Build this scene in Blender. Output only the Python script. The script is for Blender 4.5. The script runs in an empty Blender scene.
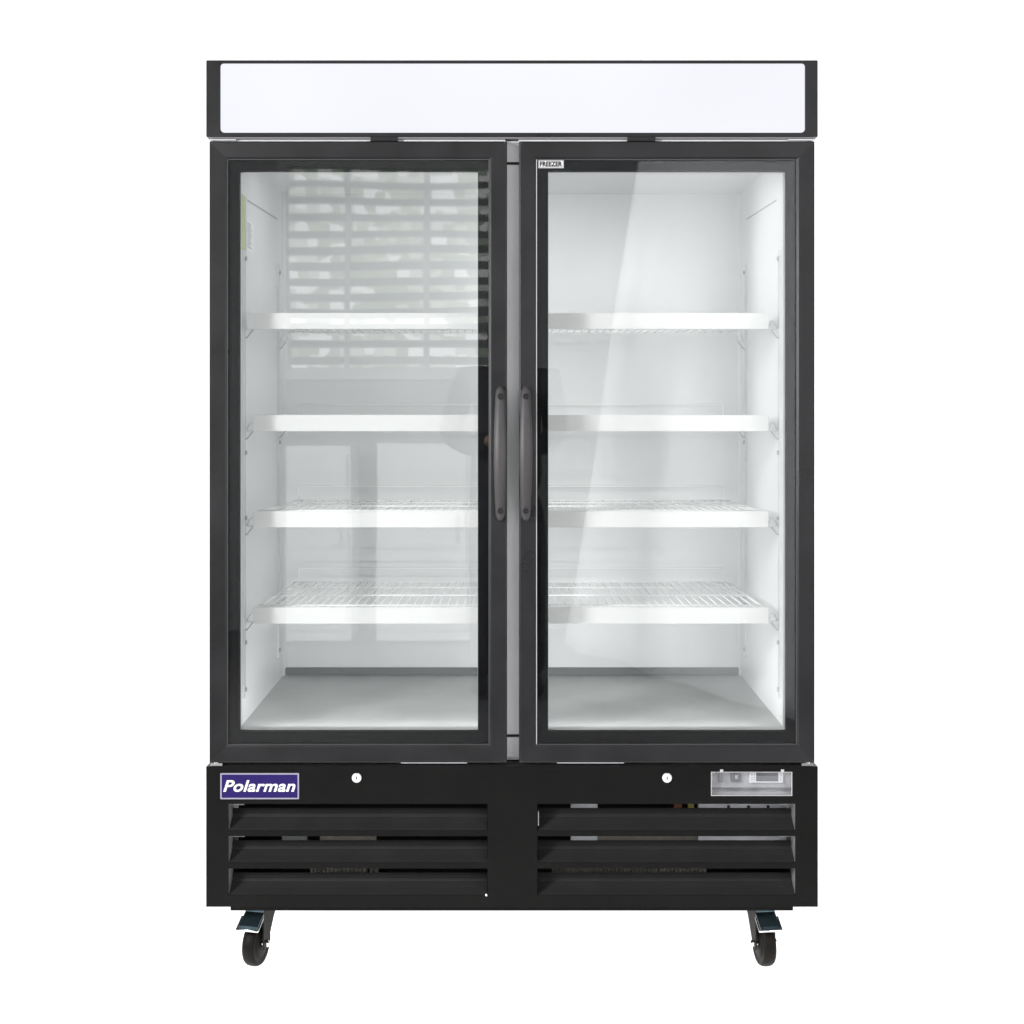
import bpy, math, random
from mathutils import Vector, Matrix
random.seed(7)
S = bpy.context.scene
C = bpy.data.collections.new('scene'); S.collection.children.link(C)
PI = math.pi
# ---------------------------------------------------------------- measures
D0, FP, ZC = 2.93, 1308.0, 1.2135        # camera distance to the door plane, focal length in px, lens height
def X(px, y=0.0): return (px - 512) * (D0 + y) / FP
def Z(py, y=0.0): return ZC + (435 - py) * (D0 + y) / FP

# ---------------------------------------------------------------- materials
def new_mat(name):
    m = bpy.data.materials.new(name); m.use_nodes = True
    nt = m.node_tree; b = nt.nodes['Principled BSDF']
    return m, nt, b
def mat(name, col, rough=0.5, metal=0.0, spec=0.5, noise=0.0, nscale=30.0, bump=0.0, bscale=900.0, emit=0.0,
        rnoise=0.0, stretch=(1, 1, 1), coat=0.0):
    m, nt, b = new_mat(name)
    b.inputs['Base Color'].default_value = (*col, 1)
    b.inputs['Roughness'].default_value = rough
    b.inputs['Metallic'].default_value = metal
    b.inputs['Specular IOR Level'].default_value = spec
    b.inputs['Coat Weight'].default_value = coat
    if emit:
        b.inputs['Emission Color'].default_value = (*col, 1); b.inputs['Emission Strength'].default_value = emit
    tc = nt.nodes.new('ShaderNodeTexCoord')
    mp = nt.nodes.new('ShaderNodeMapping'); mp.inputs['Scale'].default_value = stretch
    nt.links.new(tc.outputs['Object'], mp.inputs['Vector'])
    if noise or rnoise:
        n = nt.nodes.new('ShaderNodeTexNoise'); n.inputs['Scale'].default_value = nscale
        n.inputs['Detail'].default_value = 6
        nt.links.new(mp.outputs['Vector'], n.inputs['Vector'])
        if noise:
            r = nt.nodes.new('ShaderNodeMapRange')
            r.inputs['From Min'].default_value = .3; r.inputs['From Max'].default_value = .7
            r.inputs['To Min'].default_value = 1 - noise; r.inputs['To Max'].default_value = 1 + noise
            mx = nt.nodes.new('ShaderNodeVectorMath'); mx.operation = 'SCALE'
            mx.inputs[0].default_value = col
            nt.links.new(n.outputs['Fac'], r.inputs['Value'])
            nt.links.new(r.outputs['Result'], mx.inputs['Scale'])
            nt.links.new(mx.outputs['Vector'], b.inputs['Base Color'])
        if rnoise:
            r2 = nt.nodes.new('ShaderNodeMapRange')
            r2.inputs['From Min'].default_value = .3; r2.inputs['From Max'].default_value = .7
            r2.inputs['To Min'].default_value = max(.02, rough - rnoise); r2.inputs['To Max'].default_value = min(1, rough + rnoise)
            nt.links.new(n.outputs['Fac'], r2.inputs['Value'])
            nt.links.new(r2.outputs['Result'], b.inputs['Roughness'])
    if bump:
        n2 = nt.nodes.new('ShaderNodeTexNoise'); n2.inputs['Scale'].default_value = bscale; n2.inputs['Detail'].default_value = 3
        nt.links.new(mp.outputs['Vector'], n2.inputs['Vector'])
        bp = nt.nodes.new('ShaderNodeBump'); bp.inputs['Strength'].default_value = bump; bp.inputs['Distance'].default_value = .001
        nt.links.new(n2.outputs['Fac'], bp.inputs['Height'])
        nt.links.new(bp.outputs['Normal'], b.inputs['Normal'])
    return m

def glass_mat(name, tint=(1, 1, 1), refl=1.0, smudge=0.0):
    """thin clear sheet: Schlick reflection over straight transmission, with faint smears"""
    m = bpy.data.materials.new(name); m.use_nodes = True; nt = m.node_tree; nt.nodes.clear()
    out = nt.nodes.new('ShaderNodeOutputMaterial'); mx = nt.nodes.new('ShaderNodeMixShader')
    tr = nt.nodes.new('ShaderNodeBsdfTransparent'); gl = nt.nodes.new('ShaderNodeBsdfGlossy')
    tr.inputs['Color'].default_value = (*tint, 1); gl.inputs['Roughness'].default_value = 0.017
    lw = nt.nodes.new('ShaderNodeLayerWeight'); lw.inputs['Blend'].default_value = .5
    pw = nt.nodes.new('ShaderNodeMath'); pw.operation = 'POWER'; pw.inputs[1].default_value = 5
    ma = nt.nodes.new('ShaderNodeMath'); ma.operation = 'MULTIPLY_ADD'; ma.inputs[1].default_value = .96 * refl; ma.inputs[2].default_value = .042 * refl
    nt.links.new(lw.outputs['Facing'], pw.inputs[0]); nt.links.new(pw.outputs[0], ma.inputs[0])
    nt.links.new(ma.outputs[0], mx.inputs[0]); nt.links.new(tr.outputs[0], mx.inputs[1]); nt.links.new(gl.outputs[0], mx.inputs[2])
    # slightly wavy sheet
    tc = nt.nodes.new('ShaderNodeTexCoord'); n = nt.nodes.new('ShaderNodeTexNoise'); n.inputs['Scale'].default_value = 2.2; n.inputs['Detail'].default_value = 1
    bp = nt.nodes.new('ShaderNodeBump'); bp.inputs['Strength'].default_value = .5; bp.inputs['Distance'].default_value = .0012
    nt.links.new(tc.outputs['Object'], n.inputs['Vector']); nt.links.new(n.outputs['Fac'], bp.inputs['Height']); nt.links.new(bp.outputs['Normal'], gl.inputs['Normal'])
    last = mx
    if smudge:
        df = nt.nodes.new('ShaderNodeBsdfDiffuse'); df.inputs['Color'].default_value = (.85, .87, .87, 1)
        m2 = nt.nodes.new('ShaderNodeMixShader'); n2 = nt.nodes.new('ShaderNodeTexNoise'); n2.inputs['Scale'].default_value = 5; n2.inputs['Detail'].default_value = 8
        mp = nt.nodes.new('ShaderNodeMapping'); mp.inputs['Scale'].default_value = (3, 1, .7); mp.inputs['Rotation'].default_value = (0, .35, 0)
        r = nt.nodes.new('ShaderNodeMapRange'); r.inputs['From Min'].default_value = .42; r.inputs['From Max'].default_value = .8
        r.inputs['To Min'].default_value = 0; r.inputs['To Max'].default_value = smudge
        nt.links.new(tc.outputs['Object'], mp.inputs['Vector']); nt.links.new(mp.outputs['Vector'], n2.inputs['Vector']); nt.links.new(n2.outputs['Fac'], r.inputs['Value'])
        nt.links.new(r.outputs[0], m2.inputs[0]); nt.links.new(mx.outputs[0], m2.inputs[1]); nt.links.new(df.outputs[0], m2.inputs[2]); last = m2
    nt.links.new(last.outputs[0], out.inputs['Surface'])
    return m

M = dict(
    black=mat('black_anodised_frame', (.016, .0155, .017), .32, spec=.32, noise=.28, nscale=7, bump=.25, bscale=1400, rnoise=.06),
    slat=mat('black_slat_paint', (.023, .022, .0225), .5, spec=.2, noise=.1, nscale=12, bump=.25, bscale=1400),
    forkm=mat('dark_fork_steel', (.013, .012, .010), .5, spec=.12, noise=.2, nscale=50),
    base=mat('black_powder_coat', (.0080, .0075, .0073), .6, spec=.08, noise=.12, nscale=9, bump=.3, bscale=1400),
    black_side=mat('black_sheet_steel', (.03, .029, .031), .45, spec=.4, noise=.08, bump=.2, bscale=1200),
    ceramic=mat('black_glass_border', (.003, .0033, .004), .6, spec=.08),
    gasket=mat('black_rubber_gasket', (.02, .02, .022), .7, spec=.3),
    liner=mat('white_painted_liner', (.81, .815, .818), .38, spec=.4, noise=.035, nscale=3, bump=.12, bscale=160, rnoise=.08),
    pan=mat('brushed_floor_pan', (.42, .43, .425), .36, spec=.5, noise=.14, nscale=5, bump=.15, bscale=220),
    slot=mat('grey_drain_slot', (.17, .18, .185), .6),
    face=mat('light_grey_face_frame', (.84, .84, .86), .38, spec=.5, noise=.04, nscale=5),
    wire=mat('white_coated_wire', (.93, .94, .93), .3, spec=.5),
    strip=mat('white_plastic_strip', (.84, .845, .84), .28, spec=.5, noise=.01, nscale=8),
    steel=mat('galvanised_steel', (.55, .56, .58), .4, metal=.7, noise=.12, nscale=25),
    rail=mat('bright_zinc_rail', (.80, .80, .82), .3, metal=.35, noise=.06, nscale=20),
    chrome=mat('polished_chrome', (.88, .88, .88), .12, metal=1),
    zinc=mat('dark_blue_zinc_plate', (.065, .10, .115), .25, metal=.8, noise=.3, nscale=40),
    rubber=mat('brown_black_rubber', (.009, .0075, .006), .5, spec=.10, noise=.25, nscale=40, bump=.2, bscale=500),
    grip=mat('dark_grey_plastic', (.062, .058, .060), .45, spec=.4, noise=.06, nscale=60, bump=.2, bscale=1500),
    screw=mat('dark_screw_head', (.018, .018, .019), .55, spec=.2),
    sign=mat('lit_white_acrylic', (.925, .94, 1.0), .3, emit=.90, spec=.3),
    blue=mat('violet_blue_badge', (.026, .016, .115), .6, spec=.08, noise=.06, nscale=90),
    silver=mat('silver_badge_edge', (.42, .40, .50), .35, metal=.2),
    ink=mat('black_ink', (.012, .012, .012), .6),
    paper=mat('white_paper', (.88, .88, .88), .6),
    white=mat('white_letter', (.92, .92, .95), .5),
    green=mat('yellow_green_paper', (.53, .58, .33), .6, noise=.06, nscale=60),
    greytxt=mat('grey_print', (.42, .44, .46), .6),
    panelgrey=mat('pale_grey_plastic', (.50, .50, .51), .4, noise=.03),
    midgrey=mat('mid_grey_plastic', (.16, .16, .17), .4),
    screen=mat('dark_display', (.07, .07, .075), .25),
    shroud=mat('brown_shroud', (.12, .108, .09), .6, noise=.2, nscale=40),
    beige=mat('dusty_condenser_fins', (.42, .40, .36), .6, noise=.35, nscale=60),
    brass=mat('brass_fitting', (.25, .21, .07), .35, metal=.8),
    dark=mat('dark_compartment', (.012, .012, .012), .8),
    glass=glass_mat('door_glass', (.992, .994, .993), 1.0, 0),
    clear=glass_mat('clear_plastic_cover', (.96, .96, .97), 1.0, .12),
    backdrop=mat('glowing_white_sweep', (1, 1, 1), .9, spec=0, emit=1.0),
    floor=mat('grey_room_floor', (.15, .15, .15), .5, noise=.12, nscale=3),
    wall=mat('pale_room_wall', (.34, .35, .35), .8, noise=.03, nscale=2),
    blind=mat('white_blind_slat', (.34, .35, .36), .5),
    wframe=mat('white_window_frame', (.45, .45, .45), .5),
    cloth=mat('white_photo_sheet', (.86, .87, .88), .85, noise=.02, nscale=4),
    cabw=mat('white_cabinet_paint', (.75, .76, .76), .5, noise=.03),
    skin=mat('skin', (.30, .18, .13), .5, noise=.05),
    hair=mat('black_hair', (.010, .009, .008), .6, noise=.3, nscale=60),
    shirt=mat('charcoal_shirt', (.022, .023, .026), .85, noise=.12, nscale=30),
    jeans=mat('dark_trousers', (.02, .022, .03), .85, noise=.15, nscale=30),
    shoe=mat('black_leather', (.012, .012, .012), .4),
)
# street view outside the window: pale sky, green tree patches, bright wall blocks
def outside_mat():
    m = bpy.data.materials.new('daylight_outside'); m.use_nodes = True; nt = m.node_tree; nt.nodes.clear()
    out = nt.nodes.new('ShaderNodeOutputMaterial'); em = nt.nodes.new('ShaderNodeEmission'); em.inputs['Strength'].default_value = 2.1
    tc = nt.nodes.new('ShaderNodeTexCoord')
    v = nt.nodes.new('ShaderNodeTexVoronoi'); v.distance = 'CHEBYCHEV'; v.inputs['Scale'].default_value = 14; v.inputs['Randomness'].default_value = .7
    cr = nt.nodes.new('ShaderNodeValToRGB'); cr.color_ramp.interpolation = 'CONSTANT'
    e = cr.color_ramp.elements; e[0].position = 0; e[0].color = (.42, .48, .40, 1); e[1].position = .35; e[1].color = (.75, .78, .72, 1)
    a = e.new(.62); a.color = (1.15, 1.15, 1.15, 1); a = e.new(.86); a.color = (.55, .60, .5, 1)
    sp = nt.nodes.new('ShaderNodeSeparateColor')
    nt.links.new(tc.outputs['Object'], v.inputs['Vector']); nt.links.new(v.outputs['Color'], sp.inputs[0]); nt.links.new(sp.outputs[0], cr.inputs['Fac'])
    nt.links.new(cr.outputs['Color'], em.inputs['Color']); nt.links.new(em.outputs[0], out.inputs['Surface'])
    return m
M['outside'] = outside_mat()
M['sign'].node_tree.nodes['Principled BSDF'].inputs['Base Color'].default_value = (.06, .06, .06, 1)
_nt = M['sign'].node_tree; _n = _nt.nodes.new('ShaderNodeTexNoise'); _n.inputs['Scale'].default_value = 1.6; _n.inputs['Detail'].default_value = 1
_r = _nt.nodes.new('ShaderNodeMapRange'); _r.inputs['From Min'].default_value = .35; _r.inputs['From Max'].default_value = .65; _r.inputs['To Min'].default_value = .86; _r.inputs['To Max'].default_value = .93
_nt.links.new(_nt.nodes['Texture Coordinate'].outputs['Object'], _n.inputs['Vector']); _nt.links.new(_n.outputs['Fac'], _r.inputs['Value'])
_nt.links.new(_r.outputs['Result'], _nt.nodes['Principled BSDF'].inputs['Emission Strength'])
M['channel'] = mat('grey_lilac_channel', (.20, .185, .20), .4)

# ---------------------------------------------------------------- mesh helpers
class MB:
    def __init__(s): s.v = []; s.f = []; s.m = []; s.sm = []
    def add(s, vs, fs, mi=0, smooth=False, mtx=None):
        b = len(s.v)
        for p in vs: s.v.append(tuple(mtx @ Vector(p)) if mtx else tuple(p))
        for f in fs: s.f.append([b + i for i in f]); s.m.append(mi); s.sm.append(smooth)
        return s
    def box(s, x0, x1, y0, y1, z0, z1, mi=0, mtx=None):
        vs = [(x, y, z) for z in (z0, z1) for y in (y0, y1) for x in (x0, x1)]
        return s.add(vs, [(0, 2, 3, 1), (4, 5, 7, 6), (0, 1, 5, 4), (2, 6, 7, 3), (0, 4, 6, 2), (1, 3, 7, 5)], mi, False, mtx)
    def tube(s, pts, r, n=6, mi=0, mtx=None):
        pts = [Vector(p) for p in pts]; rings = []
        for i, p in enumerate(pts):
            if i == 0: t = pts[1] - p
            elif i == len(pts) - 1: t = p - pts[i - 1]
            else: t = (pts[i + 1] - p).normalized() + (p - pts[i - 1]).normalized()
            t.normalize(); up = Vector((0, 0, 1)) if abs(t.z) < .9 else Vector((0, 1, 0))
            a = t.cross(up).normalized(); b = t.cross(a)
            rr = r[i] if isinstance(r, (list, tuple)) else r
            rings.append([p + a * rr * math.cos(2 * PI * k / n) + b * rr * math.sin(2 * PI * k / n) for k in range(n)])
        vs = [v for g in rings for v in g]; fs = []
        for i in range(len(pts) - 1):
            for k in range(n):
                k2 = (k + 1) % n; fs.append((i * n + k, i * n + k2, (i + 1) * n + k2, (i + 1) * n + k))
        fs.append(tuple(range(n))[::-1]); fs.append(tuple((len(pts) - 1) * n + k for k in range(n)))
        return s.add(vs, fs, mi, n > 5, mtx)
    def lathe(s, prof, n=32, mi=0, mtx=None, smooth=True):   # (radius, height) about +Z
        vs = []; fs = []
        for (r, h) in prof:
            for k in range(n): a = 2 * PI * k / n; vs.append((r * math.cos(a), r * math.sin(a), h))
        for i in range(len(prof) - 1):
            for k in range(n):
                k2 = (k + 1) % n; fs.append((i * n + k, i * n + k2, (i + 1) * n + k2, (i + 1) * n + k))
        fs.append(tuple(range(n))[::-1]); fs.append(tuple((len(prof) - 1) * n + k for k in range(n)))
        return s.add(vs, fs, mi, smooth, mtx)
    def prism(s, poly, y0, y1, mi=0, mtx=None):              # poly in x,z, extruded along y
        n = len(poly); vs = [(x, y0, z) for x, z in poly] + [(x, y1, z) for x, z in poly]
        fs = [tuple(range(n)), tuple(range(2 * n - 1, n - 1, -1))]
        for k in range(n): k2 = (k + 1) % n; fs.append((k, n + k, n + k2, k2))
        return s.add(vs, fs, mi, False, mtx)
    def plate(s, x0, x1, z0, z1, y0, y1, holes, mi=0):       # sheet in the x,z plane with rectangular holes
        xs = sorted({x0, x1, *[h[0] for h in holes], *[h[1] for h in holes]})
        zs = sorted({z0, z1, *[h[2] for h in holes], *[h[3] for h in holes]})
        def solid(i, j):
            if i < 0 or j < 0 or i >= len(xs) - 1 or j >= len(zs) - 1: return False
            cx = (xs[i] + xs[i + 1]) / 2; cz = (zs[j] + zs[j + 1]) / 2
            return not any(h[0] < cx < h[1] and h[2] < cz < h[3] for h in holes)
        idx = {}; vs = []; fs = []
        def V(i, j, k):
            if (i, j, k) not in idx: idx[(i, j, k)] = len(vs); vs.append((xs[i], (y0, y1)[k], zs[j]))
            return idx[(i, j, k)]
        for i in range(len(xs) - 1):
            for j in range(len(zs) - 1):
                if not solid(i, j): continue
                fs.append((V(i, j, 0), V(i + 1, j, 0), V(i + 1, j + 1, 0), V(i, j + 1, 0)))
                fs.append((V(i, j, 1), V(i, j + 1, 1), V(i + 1, j + 1, 1), V(i + 1, j, 1)))
                if not solid(i - 1, j): fs.append((V(i, j, 0), V(i, j + 1, 0), V(i, j + 1, 1), V(i, j, 1)))
                if not solid(i + 1, j): fs.append((V(i + 1, j, 0), V(i + 1, j, 1), V(i + 1, j + 1, 1), V(i + 1, j + 1, 0)))
                if not solid(i, j - 1): fs.append((V(i, j, 0), V(i, j, 1), V(i + 1, j, 1), V(i + 1, j, 0)))
                if not solid(i, j + 1): fs.append((V(i, j + 1, 0), V(i + 1, j + 1, 0), V(i + 1, j + 1, 1), V(i, j + 1, 1)))
        return s.add(vs, fs, mi)
    def build(s, name, mats, parent=None, loc=None, bevel=0, seg=2):
        me = bpy.data.meshes.new(name); me.from_pydata(s.v, [], s.f)
        for m in (mats if isinstance(mats, (list, tuple)) else [mats]): me.materials.append(m)
        for p, mi, sm in zip(me.polygons, s.m, s.sm): p.material_index = mi; p.use_smooth = sm
        me.validate(); me.update()
        o = bpy.data.objects.new(name, me); C.objects.link(o)
        if parent: o.parent = parent
        if loc: o.location = loc
        if bevel:
            b = o.modifiers.new('bevel', 'BEVEL'); b.width = bevel; b.segments = seg; b.limit_method = 'ANGLE'; b.angle_limit = math.radians(40)
        return o
def empty(name, loc=(0, 0, 0), rz=0):
    o = bpy.data.objects.new(name, None); C.objects.link(o); o.location = loc; o.rotation_euler = (0, 0, rz); o.empty_display_size = .2
    return o
def tag(o, label=None, cat=None, group=None, kind=None):
    if label: o['label'] = label
    if cat: o['category'] = cat
    if group: o['group'] = group
    if kind: o['kind'] = kind
    return o
def rrect(x0, x1, z0, z1, r, n=5):
    p = []
    for cx, cz, a0 in ((x1 - r, z1 - r, 0), (x0 + r, z1 - r, 90), (x0 + r, z0 + r, 180), (x1 - r, z0 + r, 270)):
        for k in range(n + 1):
            a = math.radians(a0 + 90 * k / n); p.append((cx + r * math.cos(a), cz + r * math.sin(a)))
    return p
def copy_tree(o, parent=None):
    c = o.copy(); C.objects.link(c); c.parent = parent if parent else o.parent
    for ch in [k for k in C.objects if k.parent == o and k != c]: copy_tree(ch, c)
    return c
def text_obj(name, body, x0, x1, z0, z1, y, m, parent, shear=0.0, bold=0.0, depth=.0006):
    cu = bpy.data.curves.new(name, 'FONT'); cu.body = body; cu.size = 1; cu.shear = shear; cu.offset = bold; cu.extrude = 0.004
    cu.resolution_u = 6; cu.space_character = 1.04
    t = bpy.data.objects.new(name, cu); C.objects.link(t)
    dg = bpy.context.evaluated_depsgraph_get(); me = bpy.data.meshes.new_from_object(t.evaluated_get(dg))
    bpy.data.objects.remove(t)
    xs = [v.co.x for v in me.vertices]; ys = [v.co.y for v in me.vertices]
    sx = (x1 - x0) / (max(xs) - min(xs)); sz = (z1 - z0) / (max(ys) - min(ys)); mx, my = min(xs), min(ys)
    for v in me.vertices:
        px, py, pz = v.co; v.co = (x0 + (px - mx) * sx, y - (depth if pz > 0 else 0), z0 + (py - my) * sz)
    me.materials.clear(); me.materials.append(m)
    o = bpy.data.objects.new(name, me); C.objects.link(o); o.parent = parent
    return o

# ================================================================ THE FREEZER
F = empty('display_freezer')
tag(F, 'tall black two-door glass display freezer on casters with a blank white lightbox on top', 'freezer')
CY0, CY1 = .058, .78
ZT, ZB = Z(60), Z(766)             # top of cabinet, bottom of door section
IZ0, IZ1, IX, IY = .555, 1.875, .627, .66   # inner floor, ceiling, half width, back
# --- insulated cabinet
b = MB()
b.box(-.682, -.632, CY0, CY1, ZB, ZT - .004); b.box(.632, .682, CY0, CY1, ZB, ZT - .004)
b.box(-.632, .632, IY + .006, CY1, ZB, ZT - .004)
b.box(-.632, .632, CY0, IY + .006, IZ1 + .006, ZT - .004); b.box(-.632, .632, CY0, IY + .006, ZB, IZ0 - .03)
b.build('cabinet', M['black_side'], F)
b = MB()
b.box(-.632, -IX, CY0, IY, IZ0 - .03, IZ1); b.box(IX, .632, CY0, IY, IZ0 - .03, IZ1)
b.box(-.632, .632, IY, IY + .006, IZ0 - .03, IZ1); b.box(-.632, .632, CY0, IY + .006, IZ1, IZ1 + .006)
# cove strips down the rear corners
for sx in (-1, 1):
    b.prism([(sx * IX, 0), (sx * (IX - .022), 0), (sx * IX, 0)], 0, 0) if False else None
    xa = sx * (IX - .0005)
    b.add([(xa, IY - .02, IZ0), (xa - sx * .007, IY - .0005, IZ0), (xa, IY - .02, IZ1), (xa - sx * .007, IY - .0005, IZ1)], [(0, 1, 3, 2)])
LN = b.build('liner', M['liner'], F)
b = MB(); vs = [(-IX, CY0, .538), (IX, CY0, .538), (IX, IY, IZ0), (-IX, IY, IZ0), (-IX, CY0, .528), (IX, CY0, .528), (IX, IY, .53), (-IX, IY, .53)]
b.add(vs, [(0, 1, 2, 3), (7, 6, 5, 4), (0, 4, 5, 1), (1, 5, 6, 2), (2, 6, 7, 3), (3, 7, 4, 0)])
b.build('floor_pan', M['pan'], F)
b = MB(); b.prism(rrect(-.626, .626, IZ0 + .001, IZ0 + .021, .0095), IY - .006, IY - .0005); b.box(-.618, .618, IY - .0068, IY - .0061, IZ0 + .0188, IZ0 + .0208, 1)
b.build('drain_slot', [M['slot'], M['midgrey']], F)
# seam on each side wall under the ceiling
for sx in (-1, 1):
    b = MB(); x = sx * (IX - .001)
    z0 = Z(201, .165); z1 = Z(220, .56)
    b.add([(x, .165, z0), (x, .56, z1), (x, .56, z1 + .004), (x, .165, z0 + .004)], [(0, 1, 2, 3)])
    b.build('wall_seam', M['greytxt'], F)
# --- light grey face frame behind the doors
b = MB()
b.plate(-.672, .672, ZB + .001, Z(136.5, .055), .0535, .0575,
        [(-.618, -.058, .5385, 1.84), (.058, .618, .5385, 1.84)])
b.build('face_frame', M['face'], F)
b = MB()
b.box(-.058, .058, .0576, .075, .56, 1.84); b.box(-.046, .046, .030, .0534, ZB + .012, Z(141)); b.build('mullion', M['face'], F)
for py in (163.5, 735.5):
    b = MB(); b.box(-.045, .045, .0285, .0298, Z(py + 1.3, .03), Z(py - 1.3, .03)); b.build('seal_strip', M['gasket'], F)

# --- lightbox header
b = MB()
hx0, hx1, hz0, hz1 = X(206), X(818), Z(136.8), Z(60)
b.plate(hx0, hx1, hz0, hz1, 0, .055, [(X(220), X(805.3), Z(132.6), Z(63.2))])
H = b.build('header_box', M['black'], F, bevel=.0015)
b = MB(); b.prism(rrect(X(220.6), X(804.8), Z(132.1), Z(63.6), .007), .0006, .02); b.build('sign_panel', M['sign'], H)
# corner fillers so that the opening has rounded corners
b = MB()
for cx, cz, ax, az in ((X(220), Z(63.2), 1, -1), (X(805.3), Z(63.2), -1, -1), (X(220), Z(132.6), 1, 1), (X(805.3), Z(132.6), -1, 1)):
    r = .0085; pl = [(cx, cz)]
    for k in range(7):
        a = PI / 2 * k / 6; pl.append((cx + ax * (r - r * math.sin(a)), cz + az * (r - r * math.cos(a))))
    if ax * az < 0: pl = pl[::-1]
    b = MB(); b.prism(pl, .0002, .004); b.build('corner_trim', M['black'], H)
b = MB(); b.box(hx0 + .01, hx1 - .01, .002, .012, hz0 - .0035, hz0 - .0002); b.build('bottom_channel', M['channel'], H)
b = MB()
for xa, xb_ in ((-.668, -.0150), (.0150, .668)): b.box(xa, xb_, .013, .0530, Z(141.2), hz0 - .0037)
b.box(-.0149, .0149, .0245, .0530, Z(140.9), hz0 - .0037); b.build('top_rail', M['liner'], F)
b = MB(); b.box(-.684, .684, .0551, .30, Z(136.5), ZT + .0); b.build('header_housing', M['black_side'], H)

# --- doors
DZ0, DZ1 = Z(763), Z(141)
FW = .0408
def door(px0, px1, cx0, cx1, side):
    x0, x1 = X(px0), X(px1)
    prof = [(.004, .046), (0, .044), (0, .0035), (.0012, .0008), (.003, 0), (.0355, .0022), (.0395, .0045), (FW, .0075), (FW, .020)]
    b = MB(); vs = []; fs = []
    for (u, y) in prof:
        vs += [(x0 + u, y, DZ0 + u), (x1 - u, y, DZ0 + u), (x1 - u, y, DZ1 - u), (x0 + u, y, DZ1 - u)]
    n = len(prof)
    for i in range(n - 1):
        for k in range(4):
            k2 = (k + 1) % 4; fs.append((i * 4 + k, i * 4 + k2, (i + 1) * 4 + k2, (i + 1) * 4 + k))
    for k in range(4):
        k2 = (k + 1) % 4; fs.append(((n - 1) * 4 + k, (n - 1) * 4 + k2, k2, k))
    b.add(vs, fs)
    dr = b.build('door', M['black'], F)
    # mitre seams
    for (cx, cz, ax, az) in ((x0, DZ0, 1, 1), (x1, DZ0, -1, 1), (x1, DZ1, -1, -1), (x0, DZ1, 1, -1)):
        w = .0007; a0, a1 = .003, .0395
        p = [(cx + ax * a0 - w, -.0002, cz + az * a0), (cx + ax * a0 + w, -.0002, cz + az * a0), (cx + ax * a1 + w, .0040, cz + az * a1), (cx + ax * a1 - w, .0040, cz + az * a1)]
        b = MB(); b.add(p, [(0, 1, 2, 3)]); b.build('mitre_seam', M['grip'], dr)
    # thin bright bead along the inner edge
    b = MB(); i0, i1, j0, j1 = x0 + FW, x1 - FW, DZ0 + FW, DZ1 - FW
    b.plate(i0 - .0016, i1 + .0016, j0 - .0016, j1 + .0016, .0055, .0072, [(i0 + .0004, i1 - .0004, j0 + .0004, j1 - .0004)])
    b.build('glazing_bead', M['bead'], dr)
    # front and back panes
    b = MB(); b.box(i0 + .0005, i1 - .0005, .009, .013, j0 + .0005, j1 - .0005); b.build('glass_pane', M['glass'], dr)
    b = MB(); b.box(X(cx0, .02) - .004, X(cx1, .02) + .004, .029, .033, Z(731, .02) - .004, Z(171, .02) + .004); b.build('glass_pane', M['glass'], dr)
    # printed black border, with its spacer behind
    ho = (X(cx0, .015), X(cx1, .015), Z(731, .015), Z(171, .015))
    b = MB(); b.plate(i0 + .0005, i1 - .0005, j0 + .0005, j1 - .0005, .0135, .0285, [ho]); b.build('glass_border', M['ceramic'], dr)
    b = MB(); e = .0012
    b.plate(ho[0] - .0002, ho[1] + .0002, ho[2] - .0002, ho[3] + .0002, .0286, .0289, [(ho[0] + e, ho[1] - e, ho[2] + e, ho[3] - e)])
    b.build('spacer_bar', M['panelgrey'], dr)
    b = MB(); b.plate(x0 + .006, x1 - .006, DZ0 + .006, DZ1 - .006, .0462, .0530, [(x0 + .03, x1 - .03, DZ0 + .03, DZ1 - .03)])
    b.build('gasket', M['gasket'], dr)
    return dr
M['bead'] = mat('dark_metal_bead', (.12, .12, .125), .35, metal=.3)
M['bead2'] = M['bead']
dl = door(209, 507, 239.2, 478, -1)
dr_ = door(519, 815, 548, 786.2, 1)
# bright strip drawn as the highlight on the right door's hinge-free edge
b = MB(); xb = X(536.6); b.box(xb - .0012, xb + .0004, .0040, .0054, DZ0 + FW, DZ1 - FW); b.build('edge_highlight', M['rail'], dr_)

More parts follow.
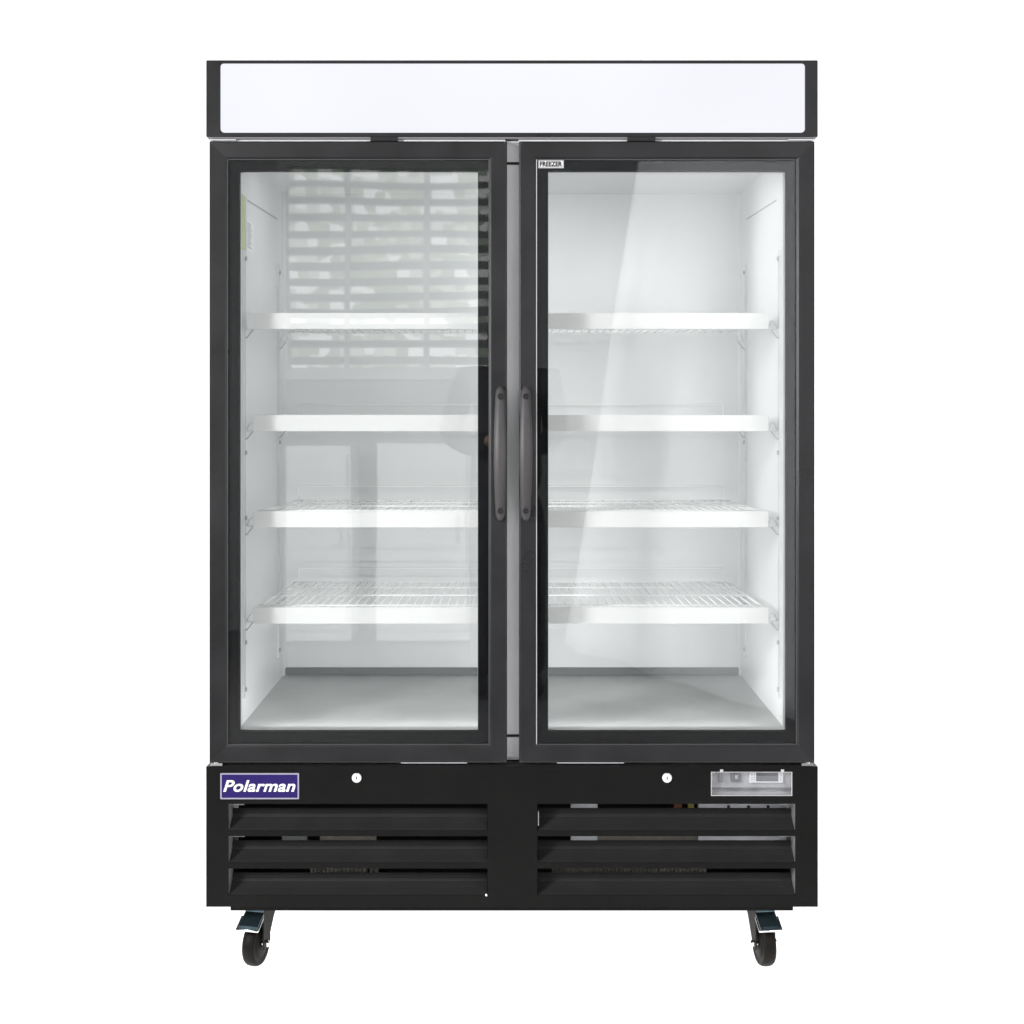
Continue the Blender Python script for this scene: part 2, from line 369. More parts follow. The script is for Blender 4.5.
# handles: bowed bars, wider in the middle, a screw at each end
def handle(cpx, parent):
    b = MB(); zc0, zc1 = Z(520.2), Z(386.6); n = 28; xs = X(cpx)
    rows = []
    for i in range(n + 1):
        t = i / n; s = math.sin(PI * t) ** .8
        w = (.0094 + .0050 * s) * (1 if .03 < t < .97 else .8)
        if i in (0, n): w = .0055
        y = -.010 - .030 * math.sin(PI * t) ** .9
        z = zc0 + (zc1 - zc0) * t
        rows.append([(xs - w, y + .005, z), (xs - w * .82, y, z), (xs, y - .0022, z), (xs + w * .82, y, z), (xs + w, y + .005, z),
                     (xs + w * .8, y + .012, z), (xs - w * .8, y + .012, z)])
    vs = [p for r in rows for p in r]; fs = []; m = 7
    for i in range(n):
        for k in range(m):
            k2 = (k + 1) % m; fs.append((i * m + k, i * m + k2, (i + 1) * m + k2, (i + 1) * m + k))
    fs.append(tuple(range(m))[::-1]); fs.append(tuple(n * m + k for k in range(m)))
    b.add(vs, fs, 0, True)
    for zz in (Z(510.4), Z(396.6)):
        b.box(xs - .008, xs + .008, -.008, .0015, zz - .010, zz + .010)
    h = b.build('handle', M['grip'], parent)
    for zz, yy in ((Z(510.4), -.0225), (Z(396.6), -.0225)):
        b = MB(); b.lathe([(.0064, 0), (.0064, .0035), (.0052, .0043), (.003, .0043), (.0026, .0040)], 20, 0, Matrix.Translation((xs, yy, zz)) @ Matrix.Rotation(PI / 2, 4, 'X'))
        b.build('screw', M['screw'], parent)
handle(500.4, dl); handle(525.6, dr_)

# sticker on the right door
b = MB(); b.box(X(538.3), X(563.8), .0080, .0088, Z(167.3), Z(158.9)); st = b.build('door_sticker', M['paper'], dr_)
b = MB(); b.plate(X(538.8), X(563.3), Z(166.8), Z(159.5), .0076, .0079, [(X(539.2), X(562.9), Z(166.3), Z(160.0))])
b.build('sticker_border', M['midgrey'], dr_)
text_obj('sticker_text', 'FREEZER', X(540.0), X(562.2), Z(165.8), Z(160.7), .0078, M['ink'], dr_, 0, .045)

# hinges
for sx in (-1, 1):
    xo = sx * X(818) if sx > 0 else X(206)
    xi = xo - sx * .004
    b = MB(); z = Z(139.3)
    b.box(min(xi - sx * .008, xi - sx * .062), max(xi - sx * .008, xi - sx * .062), .004, .05, z - .0012, z + .0012)
    b.box(min(xi - sx * .003, xi - sx * .034), max(xi - sx * .003, xi - sx * .034), .010, .05, z + .0016, z + .0042)
    b.lathe([(.006, 0), (.006, .007)], 16, 0, Matrix.Translation((xi - sx * .03, .02, z - .0035)))
    b.build('top_hinge', M['rail'], F)
    b = MB(); z = Z(764.2)
    b.box(min(xi - sx * .006, xi - sx * .032), max(xi - sx * .006, xi - sx * .032), .002, .05, z - .004, z + .0015)
    b.lathe([(.0075, 0), (.0075, .006)], 16, 0, Matrix.Translation((xi - sx * .016, .012, z - .0015)))
    b.build('bottom_hinge', M['chrome'], F)
# small black catches under the header, bright sills under the doors
for a, c in ((370.5, 397.5), (627.5, 655.5)):
    b = MB(); b.box(X(a), X(c), -.0005, .05, Z(140.9), Z(136.9)); b.box(X(a) + .004, X(c) - .014, -.0015, .01, Z(140.2), Z(138.6)); b.build('door_catch', M['black'], F)
for a, c in ((401, 467), (557, 624)):
    b = MB(); b.box(X(a), X(c), .0005, .04, Z(763.3), Z(762.3)-.001); b.build('sill_strip', M['rail'], F)

# --- shelf rails (front and rear on each side wall)
for sx in (-1, 1):
    for yy in (.120, .566):
        b = MB(); xw = sx * (IX - .0005)
        z0, z1 = (.60, Z(250, yy)) if yy < .3 else (.62, Z(265, yy))
        xa, xb_ = sorted((xw, xw - sx * .0045))
        b.box(xa, xb_, yy - .006, yy - .004, z0, z1); b.box(xa, xb_, yy + .004, yy + .006, z0, z1)
        xc = xw - sx * .001; xa, xb_ = sorted((xw, xc))
        b.box(xa, xb_, yy - .004, yy + .004, z0, z1, 1)
        for zz in (z0 + .02, (z0 + z1) / 2 + .05, z1 - .02, 1.02, .73):
            b.lathe([(.0055, 0), (.0045, .004)], 10, 2, Matrix.Translation((xw - sx * .0045, yy, zz)) @ Matrix.Rotation(-sx * PI / 2, 4, 'Y'))
        b.build('shelf_rail', [M['rail'], M['panelgrey'], M['greytxt']], F)

# --- wire shelves with white front strips; one mesh, eight shelves
SW, SY0, SY1 = .592, .100, .630
def make_shelf():
    b = MB(); r = .0016; h = SW / 2
    for k in range(30):
        x = -h + .006 + k * (SW - .012) / 29
        b.tube([(x, .003, -.0035), (x, .53, -.0035)], r, 6)
    for y, rr in ((.003, .0026), (.045, .0024), (.237, .0026), (.40, .0024), (.53, .0026)):
        b.tube([(-h + .003, y, -.0010), (h - .003, y, -.0010)], rr * .85, 6)
    for sx in (-1, 1):
        b.tube([(sx * (h - .002), .003, -.006), (sx * (h - .002), .53, -.006)], .003, 6)
    l = h - .018
    b.tube([(-l, .53, -.008), (-l, .532, .034), (-l + .003, .532, .037), (l - .003, .532, .037), (l, .532, .034), (l, .53, -.008)], .0022, 6)
    s = b.build('wire_shelf', M['wire'], F)
    b = MB()
    b.prism([(-h, -.037), (h, -.037), (h, 0), (-h, 0)], -.006, -.002)
    b.box(-h, h, -.002, .010, -.037, -.0355); b.box(-h, h, -.002, .004, -.0015, 0)
    b.build('front_strip', M['strip'], s, bevel=.0008)
    return s
proto = make_shelf()
shelf_z = [Z(313.2, .10), Z(415.2, .10), Z(511.2, .10), Z(607.3, .10)]
first = True
for i, z in enumerate(shelf_z):
    for sx in (-1, 1):
        s = proto if first else copy_tree(proto, F)
        first = False
        s.location = ((-.302 if sx < 0 else .297) + (-.014 if (i == 0 and sx < 0) else 0), SY0, z)
        s.rotation_euler = (0, 0, 0)
# shelf clips
def clip(sx, y, z):
    b = MB(); xw = sx * (IX - .005)
    xo = sx * .600
    b.box(min(xw, xo), max(xw, xo), y - .004, y + .010, z - .037, z - .0345)
    b.tube([(xw, y, z - .055), (xw - sx * .004, y, z - .055), (sx * .606, y, z - .040), (sx * .604, y, z - .036)], .0016, 6, 1)
    b.tube([(xw - sx * .003, y + .002, z - .034), (xw - sx * .010, y + .002, z - .020), (sx * .604, y + .002, z - .016), (sx * .600, y + .002, z - .030)], .0018, 6)
    b.build('shelf_clip', [M['rail'], M['greytxt']], F)
for z in shelf_z:
    for sx in (-1, 1):
        clip(sx, .120, z); clip(sx, .566, z + .004)

# --- papers stuck on the left inner wall
def wall_sheet(px0, px1, pyt0, pyb0, name, m, off):
    # given picture columns on the left wall: find depths
    ys = [IX * FP / (512 - p) - D0 for p in (px0, px1)]
    x = -(IX - off)
    z1, z0 = Z(pyt0, ys[0]), Z(pyb0, ys[0])
    b = MB(); b.box(x - .0003, x, ys[0], ys[1], z0, z1); return b.build(name, m, LN), ys, z0, z1, x
o, ys, z0, z1, x = wall_sheet(238.5, 245.6, 191, 247, 'wall_sticker', M['green'], .0008)
o, ys, z0, z1, x = wall_sheet(246.2, 253.5, 219, 250, 'wall_sticker', M['paper'], .0009)
b = MB()
for k in range(10):
    zz = z1 - .006 - k * (z1 - z0 - .012) / 10; w = (ys[1] - ys[0])
    b.box(x + .0001, x + .0004, ys[0] + w * .12, ys[0] + w * random.uniform(.45, .92), zz - .0030, zz)
b.build('sticker_print', M['greytxt'], LN)

# --- machine compartment base
BP0, BP1 = Z(907), Z(766.6)
op = []
rows = [(804, 830.5), (836.3, 862.6), (868.6, 895)]
for (a, c) in ((228.3, 487.5), (537.5, 795.5)):
    for (t, bt) in rows: op.append((X(a), X(c), Z(bt), Z(t)))
ctrl = (X(711), X(792.2), Z(795.8), Z(771.8))
b = MB(); b.plate(X(206), X(818), BP0, BP1, 0, .0025, op + [ctrl])
BP = b.build('base_panel', M['base'], F, bevel=.0006, seg=1)
b = MB()
b.box(X(206), X(206) + .0025, .0026, .78, BP0, BP1); b.box(X(818) - .0025, X(818), .0026, .78, BP0, BP1)
b.box(X(206) + .0026, X(818) - .0026, .0026, .05, BP1 - .0025, BP1)
b.build('side_skirt', M['black_side'], F)
# slats
def slat(h):
    x0, x1, z0, z1 = h; b = MB(); yb = .040
    t = 435 + (ZC - z1) * FP / D0                      # picture row of the opening's top edge
    zl, zt = Z(t + 8.4, yb), Z(t + 4.6, yb)
    pr = [(.0027, z0 - .003), (.0027, z0 + .0012), (.020, z0 + (zl - z0) * .38), (.034, z0 + (zl - z0) * .72), (yb, zl), (yb - .004, zl + .0008), (yb + .0035, zt + .0006), (yb + .006, zt - .001), (yb + .0065, zt - .004), (yb + .0022, zl - .002), (.0050, z0 - .003)]
    n = len(pr); vs = [(x0 + .0015, y, z) for y, z in pr] + [(x1 - .0015, y, z) for y, z in pr]
    fs = [tuple(range(n)), tuple(range(2 * n - 1, n - 1, -1))]
    for k in range(n): k2 = (k + 1) % n; fs.append((k, n + k, n + k2, k2))
    b.add(vs, fs); b.build('louver_slat', M['slat'], F)
for h in op: slat(h)
# galvanised chassis cheeks seen at the outer ends of the openings
for sx, xo in ((-1, X(228.3)), (1, X(795.5))):
    for (t, bt) in rows:
        b = MB(); z0, z1 = Z(bt) + .001, Z(t) - .0004
        xa, xb_ = sorted((xo, xo - sx * .0012))
        b.add([(xo - sx * .0003, .0027, z0), (xo - sx * .0003, .050, z0), (xo - sx * .0003, .050, z1), (xo - sx * .0003, .0027, z1)], [(0, 1, 2, 3)])
        xa, xb_ = sorted((xo, xo - sx * .026)); b.box(xa, xb_, .050, .052, z1 - .016, z1 + .006)
        b.build('chassis_bracket', M['steel'], F)
b = MB(); b.box(X(538), X(538) + .002, .0027, .012, Z(826), Z(812)); b.build('chassis_bracket', M['steel'], F)
# lower rail
b = MB(); b.box(X(231, .02), X(792.5, .02), .014, .05, Z(910.6, .014), Z(900)); b.box(-.682, .682, .051, .77, .158, .162); b.build('bottom_rail', M['base'], F)
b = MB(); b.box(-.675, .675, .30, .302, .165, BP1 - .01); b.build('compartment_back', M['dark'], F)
# machinery glimpsed between the slats
def inner(name, a, c, t, bt, y, m, fn=None):
    b = MB(); b.box(X(a, y), X(c, y), y, y + .02, Z(bt, y), Z(t, y))
    if fn: fn(b, y)
    return b.build(name, m, F)
inner('metal_bracket', 571, 597.5, 803, 845, .075, M['steel'])
def holes(b, y):
    for px in (728.5, 748.5, 768): b.lathe([(.0036, 0), (.0036, .001)], 12, 1, Matrix.Translation((X(px, y), y - .0002, Z(806.8, y))) @ Matrix.Rotation(PI / 2, 4, 'X'))
inner('electrical_box', 698.5, 786, 800, 846, .08, [M['steel'], M['ink']], holes)
inner('fan_shroud', 598, 698, 836, 846, .09, M['shroud'])
inner('brass_fitting', 688, 694, 803.5, 811, .085, M['brass']); inner('copper_pipe', 674, 682, 804, 811, .09, mat('copper_pipe', (.12, .045, .025), .4, metal=.7))
def fins(y0):
    def f(b, y): pass
    return f
for nm, a, c in (('condenser_coil', 552, 707), ('condenser_coil', 310, 367), ('condenser_coil', 370, 378)):
    b = MB(); y = .095; x0, x1 = X(a, y), X(c, y); n = max(2, int((x1 - x0) / .009)); w = (x1 - x0) / n
    for k in range(n): b.box(x0 + k * w, x0 + k * w + w * .72, y, y + .02, Z(880, y), Z(864, y))
    b.box(x0, x1, y + .008, y + .022, Z(881, y), Z(863, y)); b.build(nm, M['beige'], F)
inner('fan_shroud', 320, 376, 834, 848, .09, M['shroud']); inner('metal_bracket', 282, 307, 832, 848, .11, M['slot'])
inner('metal_bracket', 477, 479.5, 837, 840, .06, M['chrome'])
# small bright screw near the foot of the middle post
b = MB(); b.lathe([(.003, 0), (.0024, .0018)], 14, 0, Matrix.Translation((X(486.3), -.0001, Z(895))) @ Matrix.Rotation(PI / 2, 4, 'X')); b.build('panel_screw', M['chrome'], F)

# badge
b = MB(); b.prism(rrect(X(220.5), X(299.1), Z(798.9), Z(773.0), .0015, 2), -.0022, -.0001); bd = b.build('badge', M['silver'], F)
b = MB(); b.box(X(221.9), X(297.7), -.0027, -.0023, Z(797.5), Z(774.4)); b.build('badge_field', M['blue'], bd)
text_obj('badge_text', 'Polarman', X(223.8) + .0008, X(295.8) + .0008, Z(791.6) - .0008, Z(779.8) - .0008, -.0028, M['ink'], bd, .28, .022, .0003)  # black offset copy drawn as the shadow of the letters
text_obj('badge_text', 'Polarman', X(223.6), X(295.6), Z(791.4), Z(779.8), -.0032, M['white'], bd, .28, .022, .0004)
# locks
for px in (356.8, 667):
    b = MB(); R90 = Matrix.Translation((X(px), 0, Z(777.6))) @ Matrix.Rotation(PI / 2, 4, 'X')
    b.lathe([(.0108, 0), (.0108, .003), (.0095, .0046), (.0062, .0048), (.0055, .0036), (.0030, .0036)], 28, 0, R90)
    b.box(X(px) - .0022, X(px) + .0022, -.0036, -.0031, Z(777.6) + .0070, Z(777.6) + .0112, 1)
    b.box(X(px) - .001, X(px) + .001, -.0041, -.0036, Z(777.6) - .0032, Z(777.6) + .0032, 1)
    b.build('lock', [M['white_chrome'] if 'white_chrome' in M else M['strip'], M['ink']], F)
# control panel behind a clear cover
b = MB(); b.box(ctrl[0], ctrl[1], .016, .019, ctrl[2], ctrl[3]); 
b.box(ctrl[0] - .0012, ctrl[0] - .0001, .0026, .019, ctrl[2], ctrl[3]); b.box(ctrl[1] + .0001, ctrl[1] + .0012, .0026, .019, ctrl[2], ctrl[3])
b.box(ctrl[0], ctrl[1], .0026, .016, ctrl[2] - .0012, ctrl[2] - .0001)
CP = b.build('control_panel', M['panelgrey'], F)
def cbox(name, a, c, t, bt, y0, y1, m, bev=0): 
    b = MB(); b.box(X(a), X(c), y0, y1, Z(bt), Z(t)); return b.build(name, m, CP, bevel=bev)
cbox('cable_clamp', 719.8, 723, 771.9, 783, .006, .0159, M['midgrey'])
sw = cbox('switch', 731.6, 742, 772.3, 783.2, .009, .0159, M['midgrey'], .0008)
b = MB(); b.box(X(734.2), X(739.6), .0082, .0089, Z(780.8), Z(775)); b.box(X(735.6), X(738.2), .0076, .0081, Z(779.6), Z(776.2), 1); b.build('switch_symbol', [M['midgrey'], M['panelgrey']], CP)
cbox('display_bezel', 750.3, 784, 772.3, 784, .010, .0159, M['face'], .0008)
cbox('display_screen', 757, 779, 773.2, 782.4, .0090, .0099, M['screen'])
cbox('display_band', 757, 779, 777, 782.0, .0086, .0089, M['midgrey'])
for r in range(3):
    for c in (752.2, 754.6, 781.2): cbox('display_button', c, c + 1.1, 775.6 + r * 2.4, 776.6 + r * 2.4, .0092, .0098, M['greytxt'])
cbox('shelf_edge', 711.4, 791.8, 789.4, 790.4, .005, .0159, M['midgrey'])
b = MB(); b.plate(ctrl[0], ctrl[1], ctrl[2], ctrl[3], -.0015, .001, [(ctrl[0] + .0018, ctrl[1] - .0018, ctrl[2] + .0018, ctrl[3] - .0014)])
for px in (721.6, 782.4): b.box(X(px - 1.6), X(px + 1.6), -.0025, .002, Z(772), Z(769.3))
b.build('cover_rim', M['panelgrey'], CP, bevel=.0005)
cbox('clear_cover', 711.9, 791.5, 772.5, 795, .0012, .0022, M['clear'])

# --- casters
M['wheelside'] = mat('black_wheel_web', (.012, .012, .011), .45)
def caster(px, ycen, rot, loc=None):
    e = empty('caster', (X(px, ycen) if loc is None else loc[0], ycen if loc is None else loc[1], .157), rot); e.parent = F
    # local frame: wheel trails towards -Y
    b = MB(); b.box(-.045, .045, -.04, .04, -.004, 0)
    b.lathe([(.030, -.016), (.034, -.012), (.034, -.008), (.030, -.004)], 28)
    b.build('mount_plate', M['chrome'], e)
    b = MB(); t = .040; za = -.106
    b.box(-.0235, .0235, -.040, .032, -.0205, -.0165)
    for s in (-1, 1):
        pl = [(-.034, -.0165), (.040, -.0165), (.046, -.022), (.052, -.060), (t + .013, za - .004), (t + .008, za - .013), (t - .006, za - .013), (t - .014, za - .002), (-.006, -.060), (-.034, -.030)]
        n = len(pl); vs = [(s * .0205, -a, c) for a, c in pl] + [(s * .0235, -a, c) for a, c in pl]
        fs = [tuple(range(n)), tuple(range(2 * n - 1, n - 1, -1))] + [(k, n + k, n + (k + 1) % n, (k + 1) % n) for k in range(n)]
        b.add(vs, fs, 1)
    # front web over the wheel
    b.prism([(-.0235, -.0205), (.0235, -.0205), (.021, -.043), (-.021, -.043)], -.0490, -.0465)
    b.build('fork', [M['zinc'], M['forkm']], e, bevel=.0008)
    b = MB(); b.tube([(-.031, -t, za), (.031, -t, za)], .0045, 12)
    for s in (-1, 1): b.lathe([(.0085, 0), (.0085, .005), (.006, .007)], 6, 0, Matrix.Translation((s * .0237, -t, za)) @ Matrix.Rotation(s * PI / 2, 4, 'Y'), False)
    b.build('axle_bolt', M['chrome'], e)
    b = MB(); R = .0505; pr = [(.012, -.0155), (.030, -.0150), (.034, -.0115), (.040, -.0135), (R - .004, -.0145), (R - .001, -.010), (R, -.004), (R, .004), (R - .001, .010), (R - .004, .0145), (.040, .0135), (.034, .0115), (.030, .0150), (.012, .0155)]
    b.lathe(pr, 44, 0, Matrix.Translation((0, -t, za)) @ Matrix.Rotation(PI / 2, 4, 'Y')); b.build('wheel', M['rubber'], e)
    # brake pedal
    b = MB()
    pl = [(.044, -.030), (.055, -.036), (.086, -.052), (.092, -.059), (.088, -.061), (.050, -.052), (.042, -.040)]
    n = len(pl); vs = [(-.023, -a, c) for a, c in pl] + [(.023, -a, c) for a, c in pl]
    fs = [tuple(range(n)), tuple(range(2 * n - 1, n - 1, -1))] + [(k, n + k, n + (k + 1) % n, (k + 1) % n) for k in range(n)]
    b.add(vs, fs, 0)
    b.tube([(-.027, -.091, -.0600), (.027, -.091, -.0600)], .0028, 8, 1)
    for s in (-1, 1): b.tube([(s * .0255, -.060, -.040), (s * .026, -.091, -.0600)], .0022, 8, 1)
    b.build('brake_pedal', [M['zinc'], M['chrome']], e, bevel=.0006)
    return e
caster(263.5, .105, math.radians(-13))
caster(758.5, .105, math.radians(7))
caster(0, 0, math.radians(-5), (-.58, .69)); caster(0, 0, math.radians(8), (.58, .69))

# ================================================================ SURROUNDINGS
# added white sweep, glows by itself so no shadow shows; curves up behind
b = MB(); prof = [(-.5, 0), (1.6, 0)]
for k in range(1, 13): a = PI / 2 * k / 12; prof.append((1.6 + .9 * math.sin(a), .9 - .9 * math.cos(a)))
prof.append((2.5, 5.2))
vs = [(x, y, z) for y, z in prof for x in (-5.5, 5.5)]
b.add(vs, [(2 * i, 2 * i + 1, 2 * i + 3, 2 * i + 2) for i in range(len(prof) - 1)], 0, True)
tag(b.build('glowing_backdrop', M['backdrop']), 'seamless self-glowing white backdrop added under and behind the freezer', 'backdrop', kind='structure')
b = MB(); b.box(-5.5, 5.5, -6.5, -.5, -.1, -.004); tag(b.build('floor', M['floor']), kind='structure')
# far wall of the room, seen only as a reflection in the door glass
WY = -5.2; dW = D0 - WY
def RX(px, y): return (px - 512) * (D0 - y) / FP
def RZ(py, y): return ZC + (435 - py) * (D0 - y) / FP
wx0, wx1, wz0, wz1 = RX(286, WY), RX(500, WY), RZ(370, WY), RZ(166, WY)
b = MB(); b.plate(-3.4, 3.4, -.05, 3.3, WY - .12, WY, [(wx0, wx1, wz0, wz1)]); tag(b.build('back_wall', M['wall']), kind='structure')
W = empty('blind_window', ((wx0 + wx1) / 2, WY, wz0))
tag(W, 'wide window with slatted horizontal blinds mirrored in the glass of the left door', 'window')
def kid(bm, name, m, par, bevel=0):
    o = bm.build(name, m, par, bevel=bevel)
    o.matrix_parent_inverse = Matrix.Translation(par.location).inverted() ; return o
b = MB(); b.plate(wx0 - .05, wx1 + .05, wz0 - .06, wz1 + .05, WY + .001, WY + .03, [(wx0 + .01, wx1 - .01, wz0 + .01, wz1 - .01)]); b.box(wx0 - .09, wx1 + .09, WY + .031, WY + .12, wz0 - .07, wz0 - .03)
kid(b, 'window_frame', M['wframe'], W)
b = MB()
n = int((wz1 - wz0) / .100)
for k in range(n):
    zc = wz0 + .06 + k * .100 + random.uniform(-.004, .004); a = math.radians(40 + random.uniform(-7, 7))
    Mx = Matrix.Translation(((wx0 + wx1) / 2, WY - .03, zc)) @ Matrix.Rotation(random.uniform(-.006, .006), 4, 'Y') @ Matrix.Rotation(-a, 4, 'X')
    b.box(-(wx1 - wx0) / 2 + .015, (wx1 - wx0) / 2 - .015, -.045, .045, -.002, .002, 0, Mx)
kid(b, 'blind_slats', M['blind'], W)
b = MB()
for px in (347, 426): b.box(RX(px, WY) - .018, RX(px, WY) + .018, WY + .012, WY + .015, wz0, wz1)
kid(b, 'ladder_tape', M['blind'], W)
b = MB(); b.box(wx0 - .02, wx1 + .02, WY - .15, WY - .125, wz0 - .02, wz1 + .02); kid(b, 'window_pane', M['outside'], W)
# two low cabinets under the window
def storage(px0, px1, pyt, y, label):
    x0, x1, zt = RX(px0, y), RX(px1, y), RZ(pyt, y)
    e = empty('storage_cabinet', ((x0 + x1) / 2, y - .2, 0)); tag(e, label, 'cabinet', 'cabinets mirrored in the left door')
    b = MB(); b.box(x0, x1, y - .4, y, .02, zt); kid(b, 'cabinet_body', M['cabw'], e, .004)
    b = MB(); b.box(x0 + .02, x1 - .02, y + .001, y + .018, .08, zt - .05); kid(b, 'cabinet_door', M['cabw'], e, .004)
    b = MB(); b.box(x1 - .08, x1 - .065, y + .019, y + .035, zt * .5, zt * .5 + .15); kid(b, 'handle', M['steel'], e)
storage(284, 350, 445, -4.6, 'narrow pale cabinet mirrored at the left in the left door glass')
storage(376, 470, 442, -4.6, 'wider pale cabinet mirrored beside the narrow one in the left door glass')

# white sheet hung at a slant, mirrored in the right door
def P(px, py, d): return Vector(((px - 512) * d / FP, D0 - d, ZC + (435 - py) * d / FP))
def plane_d(px): u = (px - 512) / FP; return 4.532 / (u + .595)     # picture column -> mirrored depth of the sheet
nx, nz = 44, 24; vs = []; fs = []
for j in range(nz + 1):
    v = j / nz
    lx = 566 + (648 - 566) * v; ly_b, ly_t = 646, 140
    for i in range(nx + 1):
        u = i / nx; rx = 830; px = lx + (rx - lx) * u
        ybot = 646 + (px - 566) * (716 - 646) / (783 - 566)
        py = ybot + (120 - ybot) * v
        p = P(px, py, plane_d(px))
        s = (u * (rx - lx))
        fold = .055 * math.exp(-((s - 24 - 10 * v) / 9) ** 2) - .03 * math.exp(-((s - 52 - 6 * v) / 11) ** 2) + .016 * math.sin(s * .085 + v * 1.6)
        nrm = Vector((.86, -.51, 0)); vs.append(p + nrm * 0 + Vector((-.86, .51, 0)) * fold)
for j in range(nz):
    for i in range(nx): a = j * (nx + 1) + i; fs.append((a, a + 1, a + nx + 2, a + nx + 1))
b = MB(); b.add(vs, fs, 0, True)
o = b.build('photo_sheet', M['cloth']); sm = o.modifiers.new('solid', 'SOLIDIFY'); sm.thickness = .006
tag(o, 'large white sheet with a slanted edge mirrored in the right door glass', 'sheet')

# photographer behind the lens, mirrored at the middle of the doors
PY = -3.22; PXc = -.02
def skin(name, verts, edges, radii, m, parent, root=0, sub=2):
    me = bpy.data.meshes.new(name); me.from_pydata(verts, edges, []); me.materials.append(m)
    o = bpy.data.objects.new(name, me); C.objects.link(o); o.parent = parent
    sk = o.modifiers.new('skin', 'SKIN'); sk.use_smooth_shade = True
    for i, r in enumerate(radii):
        me.skin_vertices[0].data[i].radius = r if isinstance(r, tuple) else (r, r)
    me.skin_vertices[0].data[root].use_root = True
    s = o.modifiers.new('sub', 'SUBSURF'); s.levels = sub; s.render_levels = sub
    return o
PE = empty('person', (PXc, PY, 0))
tag(PE, 'person in dark clothes holding a camera, mirrored beside the door handles', 'person')
# local coordinates, facing +Y
def body():
    V = [(0, 0, .98), (0, .0, 1.12), (0, -.005, 1.28), (0, -.01, 1.44), (0, -.005, 1.53), (0, .005, 1.60), (0, .015, 1.66), (0, .02, 1.74), (0, .012, 1.81)]
    R = [(.075, .055), (.10, .07), (.11, .075), (.11, .07), (.062, .06), (.056, .058), (.066, .082), (.078, .098), (.052, .068)]
    E = [(i, i + 1) for i in range(8)]
    for s in (-1, 1):
        b0 = len(V)
        ex = .285 if s < 0 else .225
        V += [(s * .19, -.01, 1.47), (s * ex, -.01, 1.22), (s * .17, .12, 1.165), (s * .085, .185, 1.19)]
        R += [.040, .030, .026, (.022, .028)]
        E += [(3, b0), (b0, b0 + 1), (b0 + 1, b0 + 2), (b0 + 2, b0 + 3)]
        # palm and fingers
        V.append((s * .060, .205, 1.20)); R.append((.02, .036)); pm = len(V) - 1; E.append((b0 + 3, pm))
        for k in range(4):
            q = len(V); z = 1.232 - k * .019
            V += [(s * .045, .222 - .002 * k, z), (s * .026, .236 - .003 * k, z), (s * (.014 + .003 * k), .228, z - .002)]; R += [.0095, .0085, .007]
            E += [(pm, q), (q, q + 1), (q + 1, q + 2)]
        q = len(V); V += [(s * .058, .188, 1.226), (s * .040, .178, 1.240)]; R += [.011, .009]; E += [(pm, q), (q, q + 1)]
        h = len(V)
        V += [(s * .105, 0, .76), (s * .11, .01, .50), (s * .12, -.015, .11), (s * .125, .02, .045), (s * .13, .15, .03)]
        R += [.048, .036, .030, .034, (.026, .034)]
        E += [(0, h), (h, h + 1), (h + 1, h + 2), (h + 2, h + 3), (h + 3, h + 4)]
    return V, E, R
V, E, R = body()
bo = skin('body', V, E, R, M['skin'], PE)
# face
b = MB(); b.prism([(-.011, 1.685), (.011, 1.685), (.006, 1.735), (-.006, 1.735)], .095, .128); b.build('nose', M['skin'], bo, bevel=.004)
for s in (-1, 1):
    b = MB(); b.lathe([(.003, -.008), (.007, -.005), (.009, 0), (.007, .005), (.003, .008)], 14, 0, Matrix.Translation((s * .030, .094, 1.742))); b.build('eye', M['paper'], bo)
b = MB(); b.tube([(-.024, .098, 1.662), (0, .107, 1.660), (.024, .098, 1.662)], .006, 8); b.build('mouth', mat('lips', (.32, .12, .10), .5), bo)
for s in (-1, 1):
    b = MB(); b.lathe([(.008, -.03), (.016, -.018), (.017, .008), (.012, .028), (.004, .034)], 12, 0, Matrix.Translation((s * .082, .008, 1.728)) @ Matrix.Scale(.5, 4, (1, 0, 0))); b.build('ear', M['skin'], bo)
skin('hair', [(0, -.045, 1.56), (0, -.035, 1.66), (0, -.012, 1.78), (0, .005, 1.84), (0, .05, 1.852)], [(0, 1), (1, 2), (2, 3), (3, 4)], [(.10, .055), (.108, .080), (.102, .105), (.082, .088), (.055, .04)], M['hair'], PE)
sh_v = [(0, 0, .86), (0, 0, 1.12), (0, -.005, 1.28), (0, -.01, 1.43), (0, -.008, 1.50)]
sh_r = [(.190, .145), (.170, .13), (.166, .125), (.170, .12), (.075, .075)]; sh_e = [(0, 1), (1, 2), (2, 3), (3, 4)]
for s in (-1, 1):
    q = len(sh_v); sh_v += [(s * .20, -.01, 1.475), (s * (.285 if s < 0 else .225), -.01, 1.22), (s * .17, .12, 1.165), (s * .088, .182, 1.188)]; sh_r += [.078, .060, .052, .046]; sh_e += [(3, q), (q, q + 1), (q + 1, q + 2), (q + 2, q + 3)]
skin('shirt', sh_v, sh_e, sh_r, M['shirt'], PE)
tv = [(0, 0, 1.04), (0, 0, .94)]; tr = [(.145, .11), (.15, .115)]; te = [(0, 1)]
for s in (-1, 1):
    q = len(tv); tv += [(s * .105, 0, .76), (s * .11, .01, .50), (s * .12, -.01, .07)]; tr += [.090, .075, .062]; te += [(1, q), (q, q + 1), (q + 1, q + 2)]
skin('trousers', tv, te, tr, M['jeans'], PE)
for s in (-1, 1): skin('shoe', [(s * .125, -.03, .055), (s * .127, .05, .05), (s * .132, .17, .038)], [(0, 1), (1, 2)], [(.048, .052), (.048, .046), (.045, .034)], M['shoe'], PE)
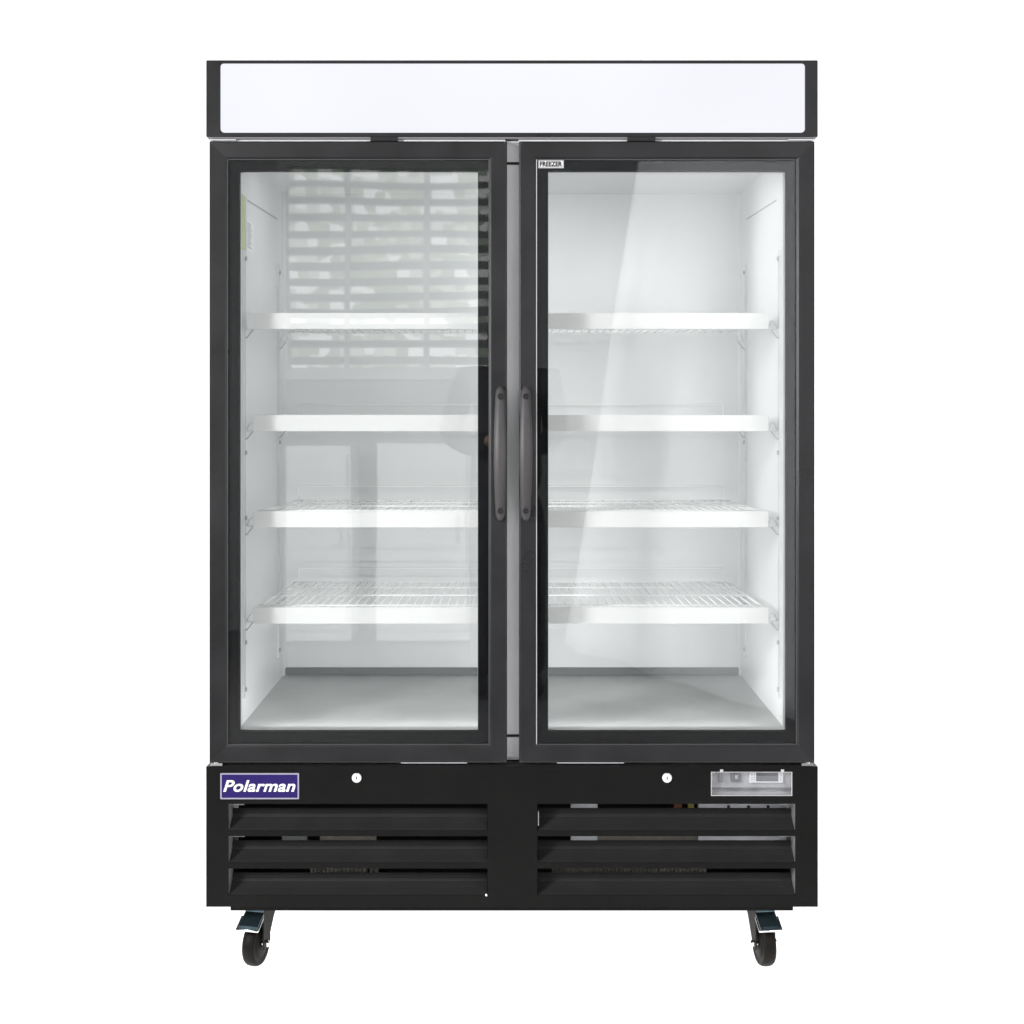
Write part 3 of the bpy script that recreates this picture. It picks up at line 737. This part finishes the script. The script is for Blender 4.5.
# the camera held in the hands
K = empty('photo_camera', (PXc + .03, PY + .20, 1.17)); tag(K, 'small black camera held at chest height by the person mirrored between the doors', 'camera')
b = MB(); b.box(-.055, .055, -.012, .022, 0, .078); b.box(-.018, .018, -.008, .018, .078, .095); b.build('camera_body', M['shoe'], K, bevel=.005)
b = MB(); b.lathe([(.030, 0), (.031, .020), (.028, .032), (.022, .032), (.020, .028)], 28, 0, Matrix.Translation((0, .022, .038)) @ Matrix.Rotation(-PI / 2, 4, 'X')); b.build('camera_lens', M['screw'], K)

# ================================================================ LIGHT
def area(name, loc, target, sx, sy, power, col=(1, 1, 1)):
    l = bpy.data.lights.new(name, 'AREA'); l.shape = 'RECTANGLE'; l.size = sx; l.size_y = sy; l.energy = power; l.color = col
    o = bpy.data.objects.new(name, l); C.objects.link(o); o.location = loc
    o.rotation_euler = (Vector(target) - Vector(loc)).to_track_quat('-Z', 'Y').to_euler(); return o
area('front_fill_right', (2.45, -2.55, 1.45), (0, .1, 1.1), 1.8, 2.2, 44)  # unseen area lamps added to light the front, outside the glass reflections
area('front_fill_left', (-2.45, -2.55, 1.45), (0, .1, 1.1), 1.8, 2.2, 33)
area('top_fill', (0, -3.1, 3.45), (0, .1, 1.2), 2.4, .7, 14)  # unseen lamp added overhead for more frontal light
area('sheet_fill', (-2.1, -1.9, 1.75), (.8, -3.3, .9), 1.1, 1.1, 180)  # unseen lamp added to brighten the mirrored sheet
# unseen lamps added inside the freezer to brighten its walls and floor
area('interior_fill', (-.01, .09, 1.2), (-.63, .40, 1.2), .03, 1.2, .36, (.97, .99, 1))
area('interior_fill', (.01, .09, 1.2), (.63, .40, 1.2), .03, 1.2, .16, (.97, .99, 1))
area('interior_fill', (-.31, .078, .58), (-.31, .66, .66), .54, .02, .62, (.97, .99, 1))  # added low at the front to lift the lower back wall
area('interior_fill', (.31, .078, .58), (.31, .66, .66), .54, .02, .50, (.97, .99, 1))
area('interior_top_fill', (0, .25, 1.865), (0, .30, .5), 1.1, .05, .8, (.97, .99, 1))  # unseen lamp added under the ceiling to brighten the inside
w = bpy.data.worlds.new('World'); S.world = w; w.use_nodes = True
w.node_tree.nodes['Background'].inputs['Color'].default_value = (.96, .98, 1, 1)
w.node_tree.nodes['Background'].inputs['Strength'].default_value = .16

# ================================================================ CAMERA
cd = bpy.data.cameras.new('camera'); cam = bpy.data.objects.new('camera', cd); C.objects.link(cam)
cam.location = (0, -D0, ZC); cam.rotation_euler = (PI / 2, 0, 0)
cd.sensor_width = 36; cd.lens = 36 * FP / 1024; cd.shift_y = -77 / 1024; cd.clip_start = .01; cd.clip_end = 100
S.camera = cam
S.render.engine = 'CYCLES'
S.cycles.transparent_max_bounces = 24; S.cycles.max_bounces = 12; S.cycles.diffuse_bounces = 6
S.view_settings.view_transform = 'Standard'; S.view_settings.look = 'None'; S.view_settings.gamma = 1; S.view_settings.exposure = 0
